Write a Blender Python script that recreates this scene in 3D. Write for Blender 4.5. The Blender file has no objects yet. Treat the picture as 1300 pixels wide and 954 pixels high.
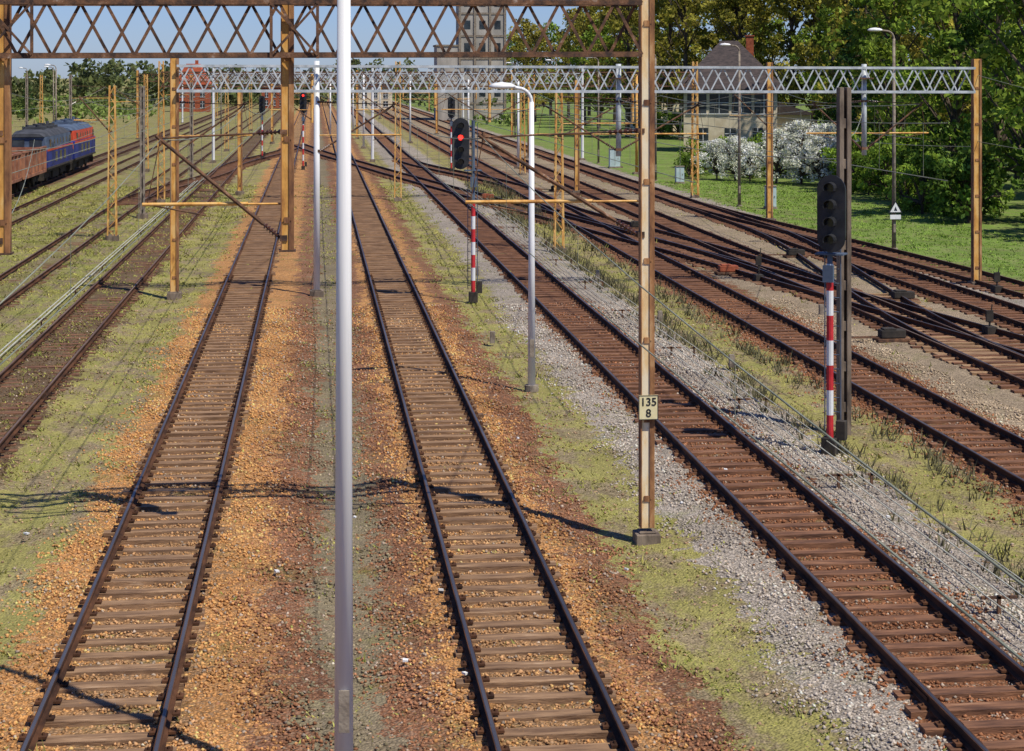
import bpy, math, random
import numpy as np
from mathutils import Vector, Matrix
random.seed(7)
rng = np.random.default_rng(7)
scene = bpy.context.scene
COL = scene.collection

# ------------------------------------------------------------------ materials
def new_mat(name):
    m = bpy.data.materials.new(name); m.use_nodes = True
    nt = m.node_tree
    return m, nt, nt.nodes["Principled BSDF"]

def mat(name, c1, c2, scale=4.0, rough=0.7, bump=0.2, metal=0.0, stretch=(1,1,1), c3=None, t=0.5, w=0.12, spec=0.4):
    m, nt, b = new_mat(name)
    tc = nt.nodes.new("ShaderNodeTexCoord")
    mp = nt.nodes.new("ShaderNodeMapping"); mp.inputs["Scale"].default_value = stretch
    nt.links.new(tc.outputs["Object"], mp.inputs["Vector"])
    n = nt.nodes.new("ShaderNodeTexNoise"); n.inputs["Scale"].default_value = scale
    n.inputs["Detail"].default_value = 5; n.inputs["Roughness"].default_value = 0.65
    nt.links.new(mp.outputs["Vector"], n.inputs["Vector"])
    r = nt.nodes.new("ShaderNodeValToRGB")
    r.color_ramp.elements[0].position = t-w; r.color_ramp.elements[0].color = (*c1, 1)
    r.color_ramp.elements[1].position = t+w; r.color_ramp.elements[1].color = (*c2, 1)
    if c3:
        e = r.color_ramp.elements.new(min(t+w+0.1, 0.98)); e.color = (*c3, 1)
    nt.links.new(n.outputs["Fac"], r.inputs["Fac"])
    nt.links.new(r.outputs["Color"], b.inputs["Base Color"])
    b.inputs["Roughness"].default_value = rough
    b.inputs["Metallic"].default_value = metal
    b.inputs["Specular IOR Level"].default_value = spec
    if bump > 0.1:
        n2 = nt.nodes.new("ShaderNodeTexNoise"); n2.inputs["Scale"].default_value = scale*6
        n2.inputs["Detail"].default_value = 2
        nt.links.new(mp.outputs["Vector"], n2.inputs["Vector"])
        bp = nt.nodes.new("ShaderNodeBump"); bp.inputs["Strength"].default_value = bump
        bp.inputs["Distance"].default_value = 0.02
        nt.links.new(n2.outputs["Fac"], bp.inputs["Height"])
        nt.links.new(bp.outputs["Normal"], b.inputs["Normal"])
    return m

def mat_attr(name, trans=0.0):
    m, nt, b = new_mat(name)
    nt.nodes.remove(b)
    a = nt.nodes.new("ShaderNodeAttribute"); a.attribute_name = "Tint"
    d = nt.nodes.new("ShaderNodeBsdfDiffuse"); nt.links.new(a.outputs["Color"], d.inputs["Color"])
    out = [x for x in nt.nodes if x.type == 'OUTPUT_MATERIAL'][0]
    if trans > 0:
        tr = nt.nodes.new("ShaderNodeBsdfTranslucent")
        nt.links.new(a.outputs["Color"], tr.inputs["Color"])
        mx = nt.nodes.new("ShaderNodeMixShader"); mx.inputs[0].default_value = trans
        nt.links.new(d.outputs[0], mx.inputs[1]); nt.links.new(tr.outputs[0], mx.inputs[2])
        nt.links.new(mx.outputs[0], out.inputs["Surface"])
    else:
        nt.links.new(d.outputs[0], out.inputs["Surface"])
    return m

def mat_emit(name, c, s):
    m, nt, b = new_mat(name)
    b.inputs["Base Color"].default_value = (*c, 1)
    b.inputs["Emission Color"].default_value = (*c, 1)
    b.inputs["Emission Strength"].default_value = s
    return m

M = {}
M['rust_dark'] = mat("rusty_steel", (0.045,0.027,0.020), (0.20,0.095,0.045), 5, 0.85, 0.3, c3=(0.34,0.25,0.19))
M['ochre'] = mat("ochre_paint_rusted", (0.24,0.085,0.025), (0.66,0.34,0.075), 3.0, 0.65, 0.25, stretch=(1,1,0.35), c3=(0.72,0.44,0.15), t=0.38, w=0.10)
M['cream'] = mat("faded_cream_paint", (0.50,0.24,0.08), (0.76,0.54,0.27), 2.5, 0.65, 0.2, stretch=(1,1,0.3), c3=(0.80,0.68,0.47), t=0.36, w=0.12)
M['orange_rust'] = mat("orange_rust_flange", (0.12,0.05,0.025), (0.36,0.17,0.065), 3.5, 0.8, 0.3, stretch=(1,1,0.3), c3=(0.50,0.30,0.14), t=0.46, w=0.10)
M['grey_paint'] = mat("grey_paint", (0.34,0.37,0.38), (0.56,0.59,0.60), 3, 0.5, 0.1)
M['white_paint'] = mat("white_paint", (0.66,0.66,0.65), (0.80,0.80,0.79), 2.5, 0.4, 0.05, stretch=(1,1,0.25))
M['pole_zinc'] = mat("painted_pole", (0.70,0.69,0.67), (0.80,0.79,0.77), 2.0, 0.5, 0.03, stretch=(3,3,0.15), spec=0.25)
M['red_paint'] = mat("red_paint", (0.42,0.02,0.025), (0.60,0.035,0.04), 4, 0.5, 0.05)
M['black'] = mat("black_paint", (0.012,0.013,0.015), (0.03,0.03,0.033), 4, 0.5, 0.05)
M['concrete'] = mat("weathered_concrete", (0.16,0.125,0.095), (0.30,0.25,0.19), 4, 0.9, 0.4)
M['concrete_dark'] = mat("dark_weathered_concrete", (0.085,0.062,0.045), (0.24,0.185,0.135), 3, 0.9, 0.4, stretch=(1,1,0.3))
M['rail_side'] = mat("rail_rust", (0.036,0.017,0.010), (0.115,0.050,0.024), 3, 0.9, 0.2, stretch=(1,0.3,1), spec=0.2)
M['rail_top'] = mat("rail_running_surface", (0.085,0.075,0.075), (0.17,0.155,0.155), 1.5, 0.42, 0.0, metal=0.6, stretch=(1,0.1,1))
M['rail_top_rust'] = mat("rail_top_rusty", (0.10,0.055,0.035), (0.20,0.14,0.10), 1.5, 0.6, 0.0, metal=0.2, stretch=(1,0.1,1))
M['sleeper'] = mat("old_sleeper_wood", (0.135,0.075,0.040), (0.31,0.185,0.098), 2.3, 0.9, 0.5, stretch=(0.6,4,4), c3=(0.45,0.31,0.19))
M['sleeper_dark'] = mat("dark_sleeper_wood", (0.085,0.038,0.020), (0.24,0.112,0.056), 2.3, 0.9, 0.5, stretch=(0.6,4,4), c3=(0.35,0.20,0.11))
M['wood_new'] = mat("pale_sleeper_wood", (0.18,0.10,0.05), (0.40,0.25,0.13), 2.3, 0.9, 0.4, stretch=(0.6,4,4))
M['wire'] = mat("copper_wire_patina", (0.16,0.17,0.12), (0.28,0.29,0.21), 1, 0.6, 0)
M['wire_pale'] = mat("galvanised_wire", (0.40,0.39,0.30), (0.54,0.53,0.42), 1, 0.5, 0)
M['insul'] = mat("brown_porcelain", (0.05,0.02,0.012), (0.09,0.035,0.02), 4, 0.25, 0)
M['plate'] = mat("yellow_sign_plate", (0.70,0.60,0.32), (0.78,0.70,0.42), 5, 0.5, 0.05)
M['lens_red'] = mat_emit("red_signal_lens", (1.0,0.03,0.02), 3.0)
M['lens_off'] = mat("dark_signal_lens", (0.03,0.035,0.03), (0.05,0.055,0.05), 4, 0.15, 0)
M['trunk'] = mat("tree_bark", (0.04,0.028,0.018), (0.13,0.095,0.065), 3, 0.9, 0.0, stretch=(1,1,0.3))
M['leaf'] = mat_attr("leaves", 0.3)
M['stone'] = mat_attr("ballast_stone")
M['blade'] = mat_attr("grass_blades")
M['plaster'] = mat("cream_plaster", (0.52,0.43,0.29), (0.68,0.59,0.43), 0.8, 0.9, 0.2)
M['roof'] = mat("dark_roof_tiles", (0.030,0.024,0.024), (0.075,0.055,0.050), 2.0, 0.85, 0.3, stretch=(1,1,4))
M['roof_red'] = mat("red_roof_tiles", (0.40,0.07,0.03), (0.55,0.14,0.06), 2.0, 0.8, 0.3)
M['glass'] = mat("window_glass", (0.02,0.025,0.03), (0.05,0.06,0.07), 1, 0.12, 0)
M['tower'] = mat("grey_tower_concrete", (0.26,0.24,0.21), (0.44,0.40,0.35), 0.3, 0.9, 0.3, stretch=(1,1,0.3))
M['loco_blue'] = mat("blue_loco_paint", (0.010,0.018,0.13), (0.020,0.036,0.22), 1, 0.5, 0.05)
M['loco_grey'] = mat("grey_blue_loco_paint", (0.05,0.07,0.11), (0.10,0.135,0.19), 1, 0.6, 0.1)
M['roof_dark'] = mat("dark_loco_roof", (0.03,0.032,0.036), (0.07,0.072,0.08), 1, 0.8, 0.1)
M['loco_red'] = mat("orange_red_loco_paint", (0.45,0.05,0.02), (0.60,0.09,0.03), 1, 0.5, 0.1)
M['wagon'] = mat("rusty_wagon_paint", (0.18,0.07,0.04), (0.36,0.16,0.085), 1.2, 0.8, 0.2)
M['under'] = mat("underframe_grime", (0.02,0.017,0.014), (0.05,0.04,0.03), 2, 0.9, 0.2)
M['cabinet'] = mat("pale_cabinet_paint", (0.38,0.48,0.50), (0.50,0.60,0.62), 2, 0.5, 0)
M['rust_red'] = mat("red_oxide_steel", (0.22,0.05,0.02), (0.38,0.10,0.04), 4, 0.8, 0.2)
M['litter'] = mat("litter_paper", (0.6,0.6,0.58), (0.75,0.74,0.72), 4, 0.8, 0)

# ------------------------------------------------------------------ mesh helpers
class MB:
    def __init__(s): s.v=[]; s.f=[]
    def quadbox(s, pts):
        o=len(s.v); s.v+= [tuple(p) for p in pts]
        s.f += [(o,o+3,o+2,o+1),(o+4,o+5,o+6,o+7),(o,o+1,o+5,o+4),(o+1,o+2,o+6,o+5),(o+2,o+3,o+7,o+6),(o+3,o,o+4,o+7)]
        return s
    def box(s, c, d):
        x,y,z=c; a,b,h=d[0]/2,d[1]/2,d[2]/2
        return s.quadbox([(x-a,y-b,z-h),(x+a,y-b,z-h),(x+a,y+b,z-h),(x-a,y+b,z-h),(x-a,y-b,z+h),(x+a,y-b,z+h),(x+a,y+b,z+h),(x-a,y+b,z+h)])
    def beam(s, p, q, w, h, up=(0,0,1)):
        p=Vector(p); q=Vector(q); d=(q-p).normalized(); u=Vector(up)
        if abs(d.dot(u))>0.98: u=Vector((0,1,0))
        a=d.cross(u).normalized(); b=a.cross(d).normalized()
        a*=w/2; b*=h/2
        return s.quadbox([p-a-b,p+a-b,p+a+b,p-a+b,q-a-b,q+a-b,q+a+b,q-a+b])
    def tube(s, p, q, r1, r2=None, n=8, caps=True):
        if r2 is None: r2=r1
        p=Vector(p); q=Vector(q); d=(q-p).normalized(); u=Vector((0,0,1))
        if abs(d.dot(u))>0.98: u=Vector((0,1,0))
        a=d.cross(u).normalized(); b=a.cross(d).normalized(); o=len(s.v)
        for k in range(n):
            t=2*math.pi*k/n; e=a*math.cos(t)+b*math.sin(t)
            s.v.append(tuple(p+e*r1)); s.v.append(tuple(q+e*r2))
        for k in range(n):
            i=o+2*k; j=o+2*((k+1)%n); s.f.append((i,j,j+1,i+1))
        if caps:
            s.f.append(tuple(o+2*k for k in range(n))[::-1]); s.f.append(tuple(o+2*k+1 for k in range(n)))
        return s
    def path(s, pts, r, n=6):
        for a,b in zip(pts[:-1],pts[1:]): s.tube(a,b,r,r,n,False)
        return s
    def prism(s, poly, axis_from, axis_to):
        o=len(s.v); n=len(poly)
        for (a,b) in poly: s.v.append((a,axis_from,b))
        for (a,b) in poly: s.v.append((a,axis_to,b))
        s.f.append(tuple(range(o,o+n))); s.f.append(tuple(range(o+2*n-1,o+n-1,-1)))
        for k in range(n):
            j=(k+1)%n; s.f.append((o+k,o+n+k,o+n+j,o+j))
        return s
    def loft(s, sections):
        o=len(s.v); n=len(sections[0][1])
        for y,poly in sections:
            for (a,b) in poly: s.v.append((a,y,b))
        for i in range(len(sections)-1):
            for k in range(n):
                j=(k+1)%n; s.f.append((o+i*n+k,o+(i+1)*n+k,o+(i+1)*n+j,o+i*n+j))
        s.f.append(tuple(range(o,o+n))); e=o+(len(sections)-1)*n; s.f.append(tuple(range(e+n-1,e-1,-1)))
        return s
    def obj(s, name, m, parent=None, smooth=False, bevel=0):
        me=bpy.data.meshes.new(name); me.from_pydata(s.v,[],s.f); me.update()
        me.materials.append(m)
        if smooth:
            me.polygons.foreach_set("use_smooth",[True]*len(me.polygons))
        ob=bpy.data.objects.new(name,me); COL.objects.link(ob)
        if parent: ob.parent=parent
        if bevel>0:
            bm=ob.modifiers.new("bevel",'BEVEL'); bm.width=bevel; bm.segments=2; bm.limit_method='ANGLE'
        return ob

def group(name, loc=(0,0,0), rz=0):
    e=bpy.data.objects.new(name,None); COL.objects.link(e); e.location=loc; e.rotation_euler=(0,0,rz)
    e.empty_display_size=0.3
    return e

def np_mesh(name, V, F, m, tint=None, parent=None):
    me=bpy.data.meshes.new(name)
    n=len(V); k,mm=F.shape
    me.vertices.add(n); me.vertices.foreach_set("co",V.astype(np.float32).ravel())
    me.loops.add(k*mm); me.loops.foreach_set("vertex_index",F.astype(np.int32).ravel())
    me.polygons.add(k); me.polygons.foreach_set("loop_start",np.arange(0,k*mm,mm,dtype=np.int32))
    me.update(calc_edges=True)
    if tint is not None:
        a=me.color_attributes.new("Tint",'FLOAT_COLOR','POINT')
        c=np.ones((n,4),dtype=np.float32); c[:,:3]=tint; a.data.foreach_set("color",c.ravel())
    me.materials.append(m); me.validate()
    ob=bpy.data.objects.new(name,me); COL.objects.link(ob)
    if parent: ob.parent=parent
    return ob

# ------------------------------------------------------------------ surface zones across the yard (metres from the bridge axis)
KIND = {  # colour, stoniness
 'grassL': ((0.235,0.225,0.070),0.0),
 'grassY': ((0.285,0.255,0.085),0.0),
 'grassG': ((0.150,0.225,0.045),0.0),
 'weedy':  ((0.220,0.180,0.110),0.35),
 'overg':  ((0.190,0.165,0.070),0.15),
 'orange': ((0.540,0.270,0.100),1.0),
 'tan':    ((0.390,0.220,0.105),1.0),
 'redbr':  ((0.270,0.128,0.068),1.0),
 'brown':  ((0.250,0.110,0.055),1.0),
 'earth':  ((0.140,0.088,0.050),0.7),
 'grey':   ((0.400,0.345,0.285),1.0),
 'greytan':((0.370,0.285,0.190),1.0),
}
ZONES=[(-30,'grassL'),(-21.7,'earth'),(-19.0,'grassL'),(-17.5,'overg'),(-15.6,'grassL'),(-12.2,'overg'),(-10.5,'grassL'),(-8.25,'earth'),
 (-6.45,'grassY'),(-4.15,'orange'),(-3.2,'tan'),(-1.9,'orange'),(-0.90,'redbr'),(-0.15,'weedy'),(0.95,'redbr'),(1.6,'orange'),(2.1,'tan'),(3.5,'orange'),(4.0,'redbr'),
 (4.75,'grassY'),(6.3,'grey'),(7.3,'brown'),(9.4,'grey'),(10.7,'grassY'),(12.7,'brown'),(15.5,'greytan'),(17.4,'brown'),(19.6,'greytan'),(21.7,'brown'),(23.6,'grey'),(24.9,'grassG')]
ZX=np.array([z[0] for z in ZONES]); ZK=[z[1] for z in ZONES]
X0,X1=-30.0,32.0
def wob(X,Y):
    return 0.22*np.sin(Y*0.55+X*0.3)+0.16*np.sin(Y*1.7+1.3*np.sin(Y*0.4))+0.10*np.sin(Y*4.1+X*2.0)

def ground_material():
    m, nt, b = new_mat("railway_yard_ground")
    N=nt.nodes.new; L=nt.links.new
    tc=N("ShaderNodeTexCoord"); P=tc.outputs["Object"]
    sx=N("ShaderNodeSeparateXYZ"); L(P,sx.inputs[0])
    def noise(s,d=4,r=0.6,stretch=None):
        n=N("ShaderNodeTexNoise"); n.inputs["Scale"].default_value=s; n.inputs["Detail"].default_value=d; n.inputs["Roughness"].default_value=r
        if stretch:
            mp=N("ShaderNodeMapping"); mp.inputs["Scale"].default_value=stretch; L(P,mp.inputs[0]); L(mp.outputs[0],n.inputs[0])
        else: L(P,n.inputs[0])
        return n.outputs["Fac"]
    def math_(op,a,bb,clamp=False):
        n=N("ShaderNodeMath"); n.operation=op; n.use_clamp=clamp
        for i,v in enumerate((a,bb)):
            if isinstance(v,(int,float)): n.inputs[i].default_value=v
            else: L(v,n.inputs[i])
        return n.outputs[0]
    def mrange(v,a,bb,c,d):
        n=N("ShaderNodeMapRange"); L(v,n.inputs[0])
        for i,q in enumerate((a,bb,c,d)): n.inputs[i+1].default_value=q
        return n.outputs[0]
    def mix(f,a,bb,mode='MIX'):
        n=N("ShaderNodeMix"); n.data_type='RGBA'; n.blend_type=mode
        if isinstance(f,(int,float)): n.inputs[0].default_value=f
        else: L(f,n.inputs[0])
        for i,v in ((6,a),(7,bb)):
            if isinstance(v,tuple): n.inputs[i].default_value=(*v,1)
            else: L(v,n.inputs[i])
        return n.outputs[2]
    na=math_('MULTIPLY',math_('SUBTRACT',noise(2.2,5,0.78),0.5),2.2)
    nlow=noise(0.35,4,0.65)
    nb=math_('MULTIPLY',math_('SUBTRACT',nlow,0.5),1.5)
    xw=math_('ADD',math_('ADD',sx.outputs[0],na),nb)
    pos=math_('DIVIDE',math_('SUBTRACT',xw,X0),X1-X0,True)
    def ramp(vals):
        r=N("ShaderNodeValToRGB"); cr=r.color_ramp; cr.interpolation='CONSTANT'
        for i,(x,c) in enumerate(vals):
            p=(x-X0)/(X1-X0)
            if i==0: e=cr.elements[0]; e.position=0.0
            elif i==1: e=cr.elements[1]; e.position=p
            else: e=cr.elements.new(p)
            e.color=(*c,1)
        L(pos,r.inputs[0]); return r.outputs["Color"]
    cA=ramp([(x,KIND[k][0]) for x,k in ZONES])
    cS=ramp([(x,(KIND[k][1],)*3) for x,k in ZONES])
    weeds=mrange(noise(0.55,5,0.72),0.54,0.66,0,0.75)
    leftx=mrange(sx.outputs[0],-6.0,-9.0,1.0,1.8)
    fine=noise(14,4,0.8)
    g_y=mrange(nlow,0.38,0.62,0,1)
    grasscol=mix(g_y,(0.31,0.27,0.085),(0.155,0.185,0.048))
    col=mix(math_('MULTIPLY',math_('MULTIPLY',weeds,mrange(fine,0.35,0.6,0.15,1)),leftx,True),cA,grasscol)
    bare=mrange(noise(1.1,6,0.75,(1,0.5,1)),0.47,0.57,0,0.85)
    inv=math_('SUBTRACT',1.0,cS)
    farx=mrange(sx.outputs[0],24.0,28.0,1.0,0.40)
    col=mix(math_('MULTIPLY',math_('MULTIPLY',bare,inv),farx),col,mix(mrange(fine,0.4,0.6,0,1),(0.17,0.125,0.08),(0.28,0.215,0.14)))
    vo=N("ShaderNodeTexVoronoi"); vo.inputs["Scale"].default_value=24; L(P,vo.inputs[0])
    sc=N("ShaderNodeSeparateColor"); L(vo.outputs["Color"],sc.inputs[0])
    br=mrange(sc.outputs[0],0,1,0.6,1.4)
    gap=mrange(vo.outputs["Distance"],0.25,0.65,1.0,0.55)
    stonecol=mix(1.0,col,math_('MULTIPLY',br,gap),'MULTIPLY')
    hue=mix(mrange(sc.outputs[1],0.6,1,0,0.5),stonecol,(0.36,0.28,0.20))
    gcol=mix(1.0,col,mrange(fine,0.3,0.7,0.55,1.45),'MULTIPLY')
    fin=mix(cS,gcol,mix(0.35,hue,stonecol))
    fin=mix(1.0,fin,mrange(nlow,0.3,0.7,0.78,1.22),'MULTIPLY')
    L(fin,b.inputs["Base Color"]); b.inputs["Roughness"].default_value=0.95; b.inputs["Specular IOR Level"].default_value=0.1
    bp=N("ShaderNodeBump"); bp.inputs["Strength"].default_value=0.8; bp.inputs["Distance"].default_value=0.035; bp.invert=True
    L(vo.outputs["Distance"],bp.inputs["Height"]); L(bp.outputs[0],b.inputs["Normal"])
    return m

xs=np.concatenate([[-4000,-1500,-600,-250,-120,-60],np.arange(-35,40.1,0.5),[60,120,250,600,1500,4000]])
ys=np.concatenate([[-300,-50,0],np.arange(10,140,1.0),np.arange(140,400,10.0),[500,800,1500,3000,6000]])
XX,YY=np.meshgrid(xs,ys)
def hfun(X,Y):
    z=0.025*np.sin(X*2.3+1.7*np.sin(Y*0.31))*np.cos(Y*0.9+X)+0.015*np.sin(Y*2.1+X*3.1)
    z=z-0.02
    for c,w in ((-5.3,0.9),(0.4,0.8),(5.4,0.9),(11.6,1.0),(-9.4,0.8),(-14,1.2)):
        z=z-0.10*np.exp(-((X-c)/w)**2)
    fade=np.clip((60-np.abs(X))/25,0,1)
    return z*fade
ZZ=hfun(XX,YY)
V=np.stack([XX.ravel(),YY.ravel(),ZZ.ravel()],1)
ny,nx=XX.shape
I=(np.arange(ny-1)[:,None]*nx+np.arange(nx-1)[None,:]).ravel()
F=np.stack([I,I+1,I+nx+1,I+nx],1)
ground=np_mesh("ground",V,F,ground_material())
ground.data.polygons.foreach_set("use_smooth",[True]*len(ground.data.polygons))

# ------------------------------------------------------------------ railway tracks
def track(name, pts, dz=0.0, sleep='sleeper', top='rail_top', s_to=170, s_from=12, phase=0.0, slen=2.5, plates=True, sunk=0.0):
    g=group(name)
    pts=[Vector((p[0],p[1],0)) for p in pts]
    side=MB(); head=MB(); sl=MB(); pl=MB()
    prof_foot=[(-0.07,0.05),(0.07,0.05),(0.07,0.062),(0.012,0.085),(0.012,0.15),(0.035,0.162),(0.035,0.192),(-0.035,0.192),(-0.035,0.162),(-0.012,0.15),(-0.012,0.085),(-0.07,0.062)]
    dirs=[]
    for i in range(len(pts)):
        a=pts[max(i-1,0)]; b=pts[min(i+1,len(pts)-1)]
        d=(b-a).normalized(); dirs.append(Vector((d.y,-d.x,0)))
    for off in (-0.7525,0.7525):
        n=len(prof_foot)
        o=len(side.v)
        for p,nn in zip(pts,dirs):
            for (a,z) in prof_foot:
                q=p+nn*(off+a); side.v.append((q.x,q.y,z+dz))
        for i in range(len(pts)-1):
            for k in range(n):
                j=(k+1)%n; side.f.append((o+i*n+k,o+i*n+j,o+(i+1)*n+j,o+(i+1)*n+k))
        o=len(head.v)
        for p,nn in zip(pts,dirs):
            for (a,z) in ((-0.024,0.193),(-0.018,0.200),(0.018,0.200),(0.024,0.193)):
                q=p+nn*(off+a); head.v.append((q.x,q.y,z+dz))
        for i in range(len(pts)-1):
            for k in range(3): head.f.append((o+i*4+k,o+i*4+k+1,o+(i+1)*4+k+1,o+(i+1)*4+k))
    for i in range(len(pts)-1):
        a,b=pts[i],pts[i+1]; d=(b-a); Ln=d.length; d.normalize(); nn=Vector((d.y,-d.x,0))
        t=phase
        while t<Ln:
            c=a+d*t
            if s_from<c.y<s_to:
                jx=random.uniform(-0.04,0.04); ja=random.uniform(-0.02,0.02); w=random.uniform(0.105,0.135); zt=0.044+random.uniform(-0.026,0.003)+dz-sunk
                l=slen/2+random.uniform(-0.12,0.10)
                e1=(nn+d*ja).normalized(); e2=Vector((-e1.y,e1.x,0))
                c2=c+e1*jx
                P=[c2-e1*l-e2*w,c2+e1*l-e2*w,c2+e1*l+e2*w,c2-e1*l+e2*w]
                sl.quadbox([(p.x,p.y,-0.14) for p in P]+[(p.x,p.y,zt) for p in P])
                if plates and c.y<70:
                    for off in (-0.7525,0.7525):
                        for sgn in (-1,1):
                            q=c+nn*(off+sgn*0.115)
                            pl.box((q.x,q.y,0.06+dz),(0.09,0.14,0.03))
                            pl.tube((q.x,q.y,0.06+dz),(q.x,q.y,0.105+dz),0.018,0.014,5)
            t+=0.6
    if plates:
        y=18.0+phase*9
        while y<90:
            for off in (-0.7525,0.7525):
                for sgn in (-1,1): pl.box((pts[0].x+off+sgn*0.024,y,0.117),(0.022,0.62,0.05))
            y+=25
    side.obj("rails",M['rail_side'],g); head.obj("rail_heads",M[top],g); sl.obj("sleepers",M[sleep],g)
    if pl.v: pl.obj("fastenings",M['rail_side'],g)
    return g
TR={'T1':-2.55,'T2':2.83,'T3':8.33,'T4':14.1,'T5':18.5,'T6':22.6,'L0':-7.3,'L1':-11.3,'L2':-16.6,'L3':-20.2}
def st(x,y0=-20,y1=900,dx=0): return [(x,y0),(x,200),(x,400),(x+dx,y1)]
track("railway_track",st(TR['T1']),slen=1.85)
track("railway_track",st(TR['T2']),phase=0.2,slen=1.85)
track("railway_track",st(TR['T3']),sleep='sleeper_dark',phase=0.4,slen=1.95)
track("railway_track",st(TR['T4']),sleep='sleeper_dark',phase=0.1,slen=2.0)
track("railway_track",st(TR['T5']),sleep='sleeper_dark',phase=0.1,s_from=40,top='rail_top_rust')
track("railway_track",st(TR['T6']),sleep='sleeper_dark',phase=0.3,s_from=40,top='rail_top_rust')
track("railway_track",st(TR['L0']),sleep='sleeper_dark',phase=0.1,s_from=20,top='rail_top_rust',sunk=0.055,slen=2.0)
track("railway_track",st(TR['L1']),sleep='sleeper_dark',phase=0.1,s_from=40,top='rail_top_rust',sunk=0.07,slen=2.0)
track("railway_track",st(TR['L2']),sleep='sleeper_dark',phase=0.1,s_from=60,top='rail_top_rust',sunk=0.07,slen=2.0)
track("railway_track",st(TR['L3']),sleep='sleeper_dark',phase=0.1,s_from=80,top='rail_top_rust',sunk=0.05)
def smooth_xy(x0,y0,x1,y1,n=14):
    out=[]
    for i in range(n+1):
        t=i/n; s=t*t*(3-2*t); out.append((x0+(x1-x0)*s,y0+(y1-y0)*t))
    return out
track("crossover_track",[(-2.2,205),(0.6,180),(6.3,140),(11.2,108),(16.3,76),(19.2,56),(20.6,46),(21.6,36)],dz=0.004,sleep='sleeper_dark',s_to=215,s_from=30,plates=False,phase=0.33)
track("turnout_track",smooth_xy(14.1,112,18.5,62),dz=0.008,sleep='sleeper_dark',s_to=120,plates=False,phase=0.25)
track("turnout_track",smooth_xy(22.6,90,18.5,45),dz=0.011,sleep='wood_new',s_to=62,plates=False,phase=0.15)
track("turnout_track",smooth_xy(8.33,165,14.1,118),dz=0.014,sleep='sleeper_dark',s_to=170,plates=False,phase=0.15)
track("turnout_track",smooth_xy(25.5,60,22.6,110),dz=0.006,sleep='sleeper_dark',s_to=120,plates=False,phase=0.15,top='rail_top_rust')
track("turnout_track",smooth_xy(-7.3,150,-2.55,195),dz=0.006,sleep='sleeper_dark',s_to=200,plates=False,phase=0.15)
track("turnout_track",smooth_xy(-11.3,110,-7.3,150),dz=0.009,sleep='sleeper_dark',s_to=200,plates=False,phase=0.15,top='rail_top_rust')

# ------------------------------------------------------------------ loose ballast stones (one mesh)
def kinds_at(x):
    return np.clip(np.searchsorted(ZX,x,side='right')-1,0,len(ZX)-1)
def scatter_stones(n):
    u=rng.random(n)
    Y=15+46*u**1.55
    X=rng.uniform(-9,16.5,n)
    idx=kinds_at(X+wob(X,Y)*0.9+rng.normal(0,0.26,n))
    cols=np.array([KIND[k][0] for k in ZK])[idx]; st_=np.array([KIND[k][1] for k in ZK])[idx]
    keep=rng.random(n)<np.where(st_>0.9,1.0,np.where(st_>0.3,0.50,0.10))
    keep&=(X< 1.0+0.46*Y)&(X>-1.0-0.21*Y)
    for nm,ph in (('T1',0.0),('T2',0.2),('T3',0.4),('T4',0.1),('L0',0.1)):
        dx=np.abs(X-TR[nm]); inside=dx<0.95
        m=np.mod(Y-(-20+ph),0.6); d=np.minimum(m,0.6-m)
        onsl=d<0.13
        keep&=~(inside&onsl&(rng.random(n)>0.20))
        keep&=~((dx>0.64)&(dx<0.86))
    X=X[keep];Y=Y[keep];cols=cols[keep];st_=st_[keep];n=len(X)
    base=np.array([[1,0,0],[0,1,0],[-1,0,0],[0,-1,0],[0,0,1],[0,0,-1]],float)
    f=np.array([[0,1,4],[1,2,4],[2,3,4],[3,0,4],[1,0,5],[2,1,5],[3,2,5],[0,3,5]])
    sz=rng.uniform(0.013,0.033,n)[:,None,None]*(1+0.006*Y[:,None,None])
    v=base[None]*rng.uniform(0.6,1.35,(n,6,1))*sz
    v+=rng.normal(0,0.12,(n,6,3))*sz
    a=rng.uniform(0,6.28,n); c,s=np.cos(a),np.sin(a)
    b2=rng.uniform(-0.7,0.7,n); cb,sb=np.cos(b2),np.sin(b2)
    x=v[:,:,0]; y=v[:,:,1]; z=v[:,:,2]*0.8
    x,z=x*cb[:,None]+z*sb[:,None],-x*sb[:,None]+z*cb[:,None]
    x,y=x*c[:,None]-y*s[:,None],x*s[:,None]+y*c[:,None]
    gz=hfun(X,Y)+rng.uniform(0,0.016,n)
    V=np.stack([x+X[:,None],y+Y[:,None],z+gz[:,None]],2).reshape(-1,3)
    F=(f[None]+6*np.arange(n)[:,None,None]).reshape(-1,3)
    br=rng.lognormal(0.05,0.23,n)[:,None]*(1+0.20*np.sin(X*1.3+Y*0.8)*np.sin(Y*0.33-X*0.7))[:,None]
    gr=(st_<0.2)[:,None]
    t=np.where(gr,np.array([0.30,0.20,0.12]),cols)*br
    odd=rng.random(n)<0.10
    t[odd]=np.array([0.36,0.28,0.21])*br[odd]*0.9
    t=np.clip(t,0,0.62)
    return np_mesh("track_ballast_stones",V,F,M['stone'],np.repeat(t,6,axis=0))
scatter_stones(200000)

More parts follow.
